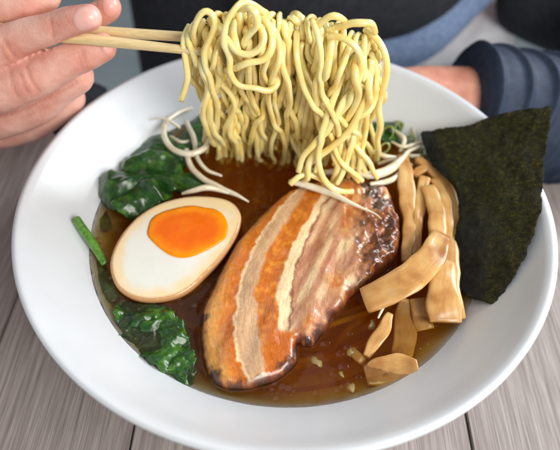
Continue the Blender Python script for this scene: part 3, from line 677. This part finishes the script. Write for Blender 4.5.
hero([(360, 100, 2.5), (352, 140, 1.9), (346, 165, 1.5), (337, 184, 1.25)])
hero([(330, 130, 1.9), (338, 158, 1.5), (350, 170, 1.4), (362, 181, 1.4)])
hero([(372, 60, 2.3), (366, 95, 2.0), (352, 128, 1.7), (330, 148, 1.5), (312, 162, 1.5), (306, 176, 1.4)])
hero([(312, 20, 2.4), (318, 35, 1.8), (321, 60, 1.5), (320, 80, 1.5), (323, 98, 1.5), (333, 114, 1.5), (340, 140, 1.7), (334, 165, 1.8)])
hero([(328, 36, 2.2), (345, 38, 1.9), (358, 52, 1.7), (360, 75, 1.8), (350, 96, 1.9), (338, 116, 1.9), (322, 138, 2.0), (310, 160, 2.2)])
hero([(330, 30, 2.6), (350, 22, 2.2), (362, 24, 2.0), (372, 22, 2.2), (376, 32, 2.6)])
hero([(318, 26, 2.4), (330, 14, 2.2), (340, 18, 2.2), (346, 24, 2.5)])
for i in range(70):
    u = (i + random.uniform(-.6, .6))/70
    if i % 14 == 3: u = random.uniform(.42, .52)
    tx = 194 + u*190; lay = (i*7 % 5)/4.   # 0 front .. 1 back
    ty = topy(tx) + random.uniform(0, 9) + (1 - lay)*8
    y_top = 3.0 + random.uniform(-.2, .2)
    yf = 1.75 + lay*1.5
    if u < .3: bx = 212 + u/.3*50 + random.uniform(-6, 8); by = random.uniform(148, 162)
    elif u < .55: bx = 256 + (u-.3)/.25*52 + random.uniform(-10, 10); by = random.uniform(148, 166) + max(0, bx - 290)*.5
    else: bx = 298 + random.random()*78 - (1 - u)*14; by = random.uniform(160, 186) - (lay > .6)*16
    yb = (W(bx, by, ZS + (.95 if bx > 292 and by > 172 else .0))).y
    tx2 = tx + random.uniform(-14, 14); tx += random.uniform(-5, 5); bx += random.uniform(-7, 7); ty += random.choice((0, 0, 6, 12))
    mid = []
    amp = random.uniform(3, 13); ph = random.uniform(0, 6.3); fq = random.uniform(.8, 1.8)
    for t in (.16, .34, .52, .7, .86):
        s_ = t**1.25
        x = tx + (bx - tx)*s_ + amp*math.sin(ph + fq*6.28*t)*math.sin(math.pi*t)
        y = ty + 8 + (by - ty - 8)*t
        yw = yf + (yb - yf)*t**1.8 + .25*math.sin(ph*2 + t*8)
        mid.append(WY(x, y, yw))
    tx2 = min(max(tx2, 206), 364)
    pts = [WY(tx2 + random.uniform(-6, 6), ty + 60, 4.6 + random.random()*.5), WY(tx2, ty + 18, 4.1), WY(tx, ty, y_top)] + mid + ([WY(bx, by, yb)] if bx > 292 and by > 172 else [W(bx, by - 3, ZS + .1), W(bx + random.uniform(-8, 8), by + 4, ZS - .5)])
    paths.append(pts)
for tx, bx in ((300, 292), (306, 304), (312, 300), (296, 310)):
    paths.append([WY(tx - 4, 60, 4.4), WY(tx, topy(tx) + 8, 3.1), WY(tx + 3, 50, 2.9), WY(tx + 5, 90, 2.8), WY(tx - 2, 125, 2.9), W(bx, 154, ZS + .2), W(bx + 4, 160, ZS - .4)])
for i in range(8):      # strands that hang behind the sticks on the far side
    u = i/7; tx = 206 + u*165
    paths.append([WY(tx + random.uniform(-8, 8), topy(tx) + 22, 4.3), WY(tx + random.uniform(-8, 8), 75, 4.7), WY(tx*.8 + 58 + random.uniform(-8, 8), 112, 5.0), WY(tx*.7 + 84 + random.uniform(-8, 8), 138, 5.2)])
# resample, then push strands apart until they lie against each other instead of through each other
PTS = []; sid = []
for i, p in enumerate(paths):
    L_ = sum((V(a) - V(b_)).length for a, b_ in zip(p, p[1:])); n_ = max(10, int(L_/.15))
    q = spline(p, n_); PTS.append(q); sid += [i]*n_
for i_, q in enumerate(PTS):
    a_ = .045 if i_ < 18 else .085
    for k in range(len(q)): q[k] += np.array([nz((k*.15, i_*3.1, 0), .95, 1), nz((k*.15, i_*3.1, 5), .95, 2)*.8, .3*nz((k*.15, i_*3.1, 9), 1.0, 3)])*a_*2.2
off = np.cumsum([0] + [len(q) for q in PTS]); X = np.vstack(PTS); X0 = X.copy(); sid = np.array(sid)
nh = 18
pore = V(pork_pl[0]); porn = np.array(pork_pl[1])
for it in range(24):
    kd = kdtree.KDTree(len(X))
    for i, p in enumerate(X): kd.insert(p, i)
    kd.balance(); mv = np.zeros_like(X)
    for i, p in enumerate(X):
        for q, j, d in kd.find_range(p, NR*1.95):
            if j <= i or (sid[j] == sid[i] and abs(i - j) < 5): continue
            dv = p - np.array(q); d = max(d, 1e-4); s_ = (NR*1.95 - d)/d*.5
            wi = .35 if sid[i] < nh else 1; wj = .35 if sid[j] < nh else 1
            mv[i] += dv*s_*wi; mv[j] -= dv*s_*wj
    ln = np.linalg.norm(mv, axis=1); mv *= np.minimum(1, .09/(ln + 1e-9))[:, None]
    X += mv*.8
    X += (X0 - X)*.015
    for a, b_ in zip(off, off[1:]):
        q = X[a:b_]; s_ = q.copy(); s_[1:-1] = (q[:-2] + q[1:-1]*2 + q[2:])/4; X[a:b_] = q*.75 + s_*.25
nb = empty('noodle_bunch', W(300, 160, ZS), 'big bunch of yellow ramen noodles lifted out of the broth by the chopsticks', 'noodles')
for a, b_ in zip(off, off[1:]):
    q = X[a:b_]; w0_ = random.uniform(.86, 1.1)
    vs, fs = tube(q, [NR*w0_*random.uniform(.9, 1.1) for _ in range(9)], 12, power=2.6, flat=random.uniform(.82, 1), twist=random.uniform(-3, 3))
    emit('noodle', vs, fs, 'noodle', nb)
# noodles left under the surface
nt = empty('noodle_nest', (0, 0, 2.2), 'submerged noodles showing faintly through the broth', 'noodles')
for i in range(34):
    a0 = random.uniform(0, 6.28); r0 = random.uniform(.5, 6.2); pts = []
    for k in range(7):
        a0 += random.uniform(.15, .6)*(1 if i % 2 else -1); r0 = min(6.0, max(.4, r0 + random.uniform(-.8, .8)))
        zb = float(np.interp(r0, [r for r, z_ in inner], [z_ for r, z_ in inner])) + .3
        pts.append(V((r0*math.cos(a0), r0*math.sin(a0), max(zb, random.uniform(2.4, 3.9)))))
    vs, fs = tube(spline(pts, 50), NR, 8); emit('noodle', vs, fs, 'sunken_noodle', nt)

# ------------------------------------------------------------------ chopsticks
def stick(a, b_, r0, r1, label):
    P = spline([a, a.lerp(b_, .33), a.lerp(b_, .66), b_], 30)
    vs, fs = tube(P, [r0, (r0+r1)/2, r1], 16, power=3.2, up=(0, -.3, 1))
    o = emit('chopstick', vs, fs, 'chopstick_wood', loc=tuple(a)); tag(o, label, 'chopstick', 'pair of wooden chopsticks')
CD = 21.6
A1 = WD(100, 28, 22.9); B1 = WD(200, 31, CD); d1 = (B1 - A1)
stick(A1 - d1*1.3, B1 + d1*.3 + Fw*.9, .24, .15, 'upper pale wooden chopstick held in the hand')
A2 = WD(84, 37, 21.9); B2 = WD(192, 47, CD - .3); d2 = (B2 - A2)
stick(A2 - d2*1.2, B2 + d2*.2 + Fw*.5, .26, .13, 'lower pale wooden chopstick crossing under the fingertip')

# ------------------------------------------------------------------ person
person = empty('person', (0, 30, -72), 'person across the table in black clothes holding chopsticks, other forearm in a ribbed navy sleeve', 'person')
def capsules(chains, sub=14):
    vs = []; fs = []
    for ch in chains:
        P = spline([WD(a, b_, d) for a, b_, d, r in ch], max(18, 8*len(ch)))
        dep = np.interp(np.linspace(0, 1, len(P)), np.linspace(0, 1, len(ch)), [d for a, b_, d, r in ch])
        rr = np.interp(np.linspace(0, 1, len(P)), np.linspace(0, 1, len(ch)), [r for a, b_, d, r in ch])*dep/FPX
        v, f = tube(P, list(rr), 20)
        # hemispherical ends
        b0 = len(vs); vs += v; fs += [tuple(i + b0 for i in t) for t in f]
        for e in (0, -1):
            c0 = P[e]; r = rr[e]; b0 = len(vs); n_ = 16
            for j in range(9):
                th = math.pi*j/8
                for k in range(n_): a = 2*math.pi*k/n_; vs.append(V((c0[0] + r*math.sin(th)*math.cos(a), c0[1] + r*math.sin(th)*math.sin(a), c0[2] + r*math.cos(th))))
            for j in range(8):
                for k in range(n_): k2 = (k+1) % n_; fs.append((b0+j*n_+k, b0+(j+1)*n_+k, b0+(j+1)*n_+k2, b0+j*n_+k2))
    return vs, fs
hand = [
 # thumb along the sticks, its nail towards us
 [(-70, 80, 23.5, 34), (-20, 56, 22.6, 27), (20, 38, 22.1, 21.5), (50, 29, 21.8, 17.5), (72, 21, 21.5, 15.5), (89, 18, 21.4, 13.5)],
 # index finger lying above it
 [(-80, 0, 23.4, 30), (-20, 3, 22.6, 24), (20, 0, 22.5, 21), (42, -7, 22.6, 19)],
 # tip of the finger behind the upper stick
 [(40, 30, 24.6, 16), (80, 22, 24.2, 15), (104, 12, 23.7, 13.5), (109, 7, 23.5, 12.5)],
 # middle finger under the sticks
 [(-80, 110, 24.6, 34), (-10, 92, 23.6, 28), (30, 79, 23.2, 25.5), (62, 64, 23.0, 21.5), (88, 54, 22.9, 18), (103, 47, 22.8, 14)],
 # ring finger and little finger folded below
 [(-80, 140, 27.5, 26), (-10, 122, 26.2, 22), (30, 108, 25.6, 20), (54, 90, 25, 21), (76, 76, 24.6, 18)],
 [(-80, 134, 29.0, 24), (-10, 130, 28.4, 17), (26, 123, 28.0, 20), (54, 108, 27.6, 20), (68, 98, 27.4, 17)],
 # palm and wrist
 [(-60, 40, 25.6, 50), (-60, 100, 27.2, 44)], [(-60, 70, 26, 52), (-170, 80, 28, 48), (-330, 90, 33, 50)]]
hv, hf = capsules(hand)
me = bpy.data.meshes.new('tmp'); me.from_pydata([tuple(v) for v in hv], [], hf); me.update()
to = bpy.data.objects.new('tmp', me); C.objects.link(to)
r_ = to.modifiers.new('r', 'REMESH'); r_.mode = 'VOXEL'; r_.voxel_size = .085
s_ = to.modifiers.new('s', 'SMOOTH'); s_.factor = .5; s_.iterations = 5
dg = bpy.context.evaluated_depsgraph_get(); ev = to.evaluated_get(dg); em = ev.to_mesh()
hv = [v.co.copy() for v in em.vertices]; hn = [v.normal.copy() for v in em.vertices]; hf = [tuple(p.vertices) for p in em.polygons]
ev.to_mesh_clear(); bpy.data.objects.remove(to)
# creases and knuckle folds pressed into the skin, nail beds tinted
hpx = np.array([toPX(v) for v in hv]); face = np.array([max(0, -(n.dot((v - CAM).normalized()))) for v, n in zip(hv, hn)])
creases = [([(82, 50), (84, 58), (87, 68)], 1.1, .035), ([(78, 52), (80, 61), (83, 71)], 1.0, .025), ([(26, 66), (30, 78), (39, 92)], 1.4, .04), ([(20, 74), (24, 86), (31, 97)], 1.2, .03), ([(10, 72), (12, 84), (18, 97)], 1.2, .03),
           ([(50, 20), (52, 28), (53, 37)], 1.5, .04), ([(55, 22), (57, 30), (58, 35)], 1.1, .02), ([(4, 40), (9, 50), (15, 58)], 1.2, .035), ([(0, 47), (4, 56), (8, 61)], 1.1, .03),
           ([(-5, 116), (20, 110), (40, 101), (60, 92), (76, 84)], 1.4, .05), ([(20, 120), (36, 112), (56, 104)], 1.1, .02), ([(60, 60), (66, 62), (74, 60)], 1.0, .015)]
pressed = np.zeros(len(hv))
for line, wd, dp in creases:
    Lp = np.array([q[:2] for q in spline([(a, b_, 0) for a, b_ in line], 24)])
    d = np.sqrt(((hpx[:, None] - Lp[None])**2).sum(2)).min(1)
    pressed += 1.7*dp*np.exp(-(d/wd)**2)*sm(.35, .6, face)
for i in range(len(hv)): hv[i] = hv[i] - hn[i]*float(pressed[i]) + hn[i]*.02*nz(hv[i], 1.6)
tint = rgba((1, 1, 1, 1), len(hv))
def blush(cx, cy, r, c, s=.7):
    global tint
    t = sm(r, r*.2, np.hypot(hpx[:, 0] - cx, hpx[:, 1] - cy))*s; tint = lerpc(tint, np.array(c), t)
for cx, cy, r in ((88, 22, 24), (108, 50, 24), (108, 8, 20), (30, 82, 20), (55, 28, 14), (12, 52, 18), (84, 60, 16)): blush(cx, cy, r, (1.0, .78, .74, 1), .8)
tint = lerpc(tint, np.array((.8, .55, .48, 1)), np.clip(pressed/.07, 0, 1)*.6); tint[:, 3] = 1  # shade of the creases painted into the skin colour
bv_ = BVHTree.FromPolygons(hv, hf)
# the other forearm, upper arms and trunk belong to the same body
fa, ff = [], []
def addtube(P, r, seg=28):
    v, f = tube(P, r, seg); b0 = len(fa); fa.extend(v); ff.extend([tuple(i + b0 for i in t) for t in f])
E1 = WD(395, 104, 32.5); E2 = WD(455, 108, 33.0); E3 = WD(640, 135, 35)
addtube(spline([E1, E2, E3], 30), [2.0, 2.5, 2.9, 3.1])
SHL = V((-19, 36, 24)); SHR = V((19, 36, 24))
addtube(spline([WD(-330, 90, 33), V((-26, 22, 6)), SHL], 20), [3.0, 3.6, 4.6])
addtube(spline([E3, V((26, 30, 8)), SHR], 20), [3.1, 3.8, 4.8])
addtube(spline([SHL, V((0, 38, 24)), SHR], 16), [5, 8, 5])
addtube(spline([V((0, 39, 26)), V((0, 40, 5)), V((0, 40, -20))], 16), [9, 9, 10])
addtube(spline([V((0, 40, 26)), V((0, 38, 36))], 6), [5.2, 5.2])
addtube(spline([V((0, 37, 32)), V((0, 35.5, 40)), V((0, 36, 52))], 20), [5, 8.2, 8.8, 5.5])
n0 = len(hv); hv += fa; hf += [tuple(i + n0 for i in t) for t in ff]
tint = np.r_[tint, rgba((.86, .68, .58, 1), len(fa))]
emit('body', hv, hf, 'skin', person, cols=tint)
def nail(outline):
    pl = (WD(outline[0][0], outline[0][1], 21), -Fw)
    P0 = close2d(outline, 40); Pn, Tn, Dn, _ = sheet2d(P0, 1.3)
    vs = []
    for p, d in zip(Pn, Dn):
        r = ray(p[0], p[1]).normalized(); h = bv_.ray_cast(CAM, r)
        if h[0] is None: h = (CAM + r*24, -r, 0, 0)
        vs.append(h[0] - r*(.015 + .035*(1 - math.exp(-d/1.5))))
    N = len(vs); a, b_, c_ = (vs[i] for i in Tn[0])
    T2 = [t if (b_ - a).cross(c_ - a).dot(Fw) < 0 else t[::-1] for t in Tn]
    emit('fingernail', vs, T2, 'nail', person)
nail([(74, 24), (73, 17), (77, 10), (85, 6), (94, 7), (100, 13), (101, 20), (96, 26), (87, 30), (79, 30)])
nail([(103, 2), (108, -3), (115, -2), (118, 5), (116, 13), (109, 17), (104, 12)])
nail([(99, 44), (104, 42), (110, 44), (113, 50), (107, 55), (102, 51)])

def blob(name, mat, chains, parent, voxel=.7, smooth=8, disp=None, label=None):
    vs = []; fs = []
    for pts, rad, flat in chains:
        v, f = tube(spline(pts, 30), rad, 30, flat=flat, up=(0, 0, 1)); b0 = len(vs); vs += v; fs += [tuple(i + b0 for i in t) for t in f]
    if disp: vs = [disp(v) for v in vs]
    me = bpy.data.meshes.new(name); me.from_pydata([tuple(v) for v in vs], [], fs)
    to = bpy.data.objects.new('tmp', me); C.objects.link(to)
    r_ = to.modifiers.new('r', 'REMESH'); r_.mode = 'VOXEL'; r_.voxel_size = voxel
    s_ = to.modifiers.new('s', 'SMOOTH'); s_.factor = .5; s_.iterations = smooth
    ev = to.evaluated_get(bpy.context.evaluated_depsgraph_get()); em = ev.to_mesh()
    vs = [v.co.copy() for v in em.vertices]; fs = [tuple(p.vertices) for p in em.polygons]; ev.to_mesh_clear(); bpy.data.objects.remove(to)
    return emit(name, vs, fs, mat, parent)
# black top: trunk and shoulders, its front close behind the table edge
blob('shirt', 'black_cotton', [([V((-5, 29, -16)), V((-4.5, 31, 4)), V((-4, 35, 24))], [9.3, 9.8, 11], .75), ([WD(250, 0, 44), WD(330, -8, 43), WD(400, -22, 43), WD(440, -50, 44)], [4.2, 4.6, 4.6, 4], 1), ([WD(50, 125, 33), WD(76, 108, 34), WD(102, 92, 36)], [1.2, 1.6, 1.0], 1), ([V((-26, 27, 8)), V((-19, 36, 24)), V((0, 37, 27)), V((19, 36, 24)), V((27, 30, 8))], [5.4, 6.5, 9, 6.5, 5.6], 1)], person)
# seated legs in denim
blob('jeans', 'denim', [([WD(330, 60, 44), WD(400, 46, 44), WD(440, 22, 44), WD(500, -40, 45)], [2.2, 2.0, 1.8, 2], 1), ([V((-8, 38, -22)), V((-10, 22, -22)), V((-11, 8, -24)), V((-11, 7, -60))], [9, 9, 8, 6], 1)], person)
# ribbed navy sleeve around the resting forearm
n_ = 200; Ps = spline([WD(459, 108, 33.1), WD(540, 118, 34), WD(700, 140, 36)], n_)
L_ = np.linalg.norm(Ps[-1] - Ps[0])
vs = []; fs = []; seg = 64
T = np.gradient(Ps, axis=0); T /= np.linalg.norm(T, axis=1)[:, None]
for i in range(n_):
    N = np.array((0, -.3, 1.)); N -= T[i]*N.dot(T[i]); N /= np.linalg.norm(N); B = np.cross(T[i], N)
    s0 = i/n_*L_
    for k in range(seg):
        a = 2*math.pi*k/seg
        q = s0 - 1.4*math.sin(a) + .25*nz((s0*.3, a, 2), 1)
        fq = (q/1.55) % 1 - .5; rb = math.exp(-(fq/.13)**2)
        r = (3.6 if i > 3 else 3.2 + .12*i) + .26*rb + .12*nz((math.cos(a)*2, math.sin(a)*2, s0), .5)
        vs.append(V(Ps[i] + (B*math.cos(a) + N*math.sin(a))*r))
for i in range(n_-1):
    for k in range(seg): k2 = (k+1) % seg; fs.append((i*seg+k, i*seg+k2, (i+1)*seg+k2, (i+1)*seg+k))
fs.append(tuple(range(seg))[::-1])
emit('ribbed_sleeve', vs, fs, 'navy_sleeve', person)
blob('jacket', 'black_cotton', [([WD(512, -10, 47), WD(545, 0, 46), WD(640, 5, 44)], [2.6, 4.2, 5], 1)], person, voxel=.4)
# white cloth hanging over the knee
wc = emit('napkin', *slab.__globals__['boxv'](0, 1, 0, 1, 0, 1), 'white_cloth') if False else None
def cloth():
    vs = []; fs = []; a, b_, c_, d_ = WD(415, 66, 47), WD(512, 56, 46), WD(530, -30, 50), WD(440, -30, 51)
    n1_ = 30
    for s in range(2):
        for i in range(n1_+1):
            for j in range(n1_+1):
                u, v = i/n1_, j/n1_; p = a.lerp(b_, u).lerp(d_.lerp(c_, u), v)
                vs.append(p + V((0, 0, .5*nz(p, .35) + .12*nz(p, 1) - s*.15)))
    m1 = n1_+1
    for s in range(2):
        for i in range(n1_):
            for j in range(n1_):
                q = tuple(s*m1*m1 + k for k in (i*m1+j, (i+1)*m1+j, (i+1)*m1+j+1, i*m1+j+1)); fs.append(q if s == 0 else q[::-1])
    return vs, fs
vs, fs = cloth(); tag(emit('napkin', vs, fs, 'white_cloth'), 'white cloth draped in the lap behind the ribbed sleeve', 'cloth')

# ------------------------------------------------------------------ light and camera
w = bpy.data.worlds.new('World'); bpy.context.scene.world = w; w.use_nodes = True
bg = w.node_tree.nodes['Background']; bg.inputs[0].default_value = (.90, .95, 1.0, 1); bg.inputs[1].default_value = .26
def area(name, loc, target, size, power, col, sy=None):
    l = bpy.data.lights.new(name, 'AREA'); l.shape = 'RECTANGLE'; l.size = size*S; l.size_y = (sy or size)*S; l.energy = power; l.color = col
    o = bpy.data.objects.new(name, l); C.objects.link(o); o.location = V(loc)*S
    o.rotation_euler = (V(target) - V(loc)).to_track_quat('-Z', 'Y').to_euler()
area('window_light', (98, 52, 62), (0, 0, 5), 70, 13.5, (.90, .96, 1.0), 50)
area('front_fill', (42, -48, 52), (0, 0, 9), 45, 6.5, (1, .96, .90), 40)  # unseen fill lamp added on the camera side to brighten the noodle fronts
area('top_fill', (-30, 40, 110), (0, 0, 5), 80, 1.2, (1, .98, .95), 60)  # weak fill lamp added overhead, no visible source
cd = bpy.data.cameras.new('camera'); co = bpy.data.objects.new('camera', cd); C.objects.link(co)
cx_ = Rt*cr + Up*sr; cy_ = Rt*(-sr) + Up*cr; cz_ = -Fw
from mathutils import Matrix
mm = Matrix(((cx_.x, cy_.x, cz_.x, CAM.x*S), (cx_.y, cy_.y, cz_.y, CAM.y*S), (cx_.z, cy_.z, cz_.z, CAM.z*S), (0, 0, 0, 1)))
co.matrix_world = mm
cd.sensor_width = 36; cd.lens = FPX/560*36; cd.clip_start = .01; cd.clip_end = 50
cd.dof.use_dof = True; cd.dof.focus_distance = 21.8*S; cd.dof.aperture_fstop = 8.5
sc = bpy.context.scene; sc.camera = co
sc.view_settings.view_transform = 'Standard'; sc.view_settings.look = 'None'; sc.view_settings.exposure = .08; sc.view_settings.gamma = 1
sc.render.engine = 'CYCLES'; sc.cycles.transparent_max_bounces = 16; sc.cycles.volume_bounces = 4; sc.cycles.max_bounces = 8
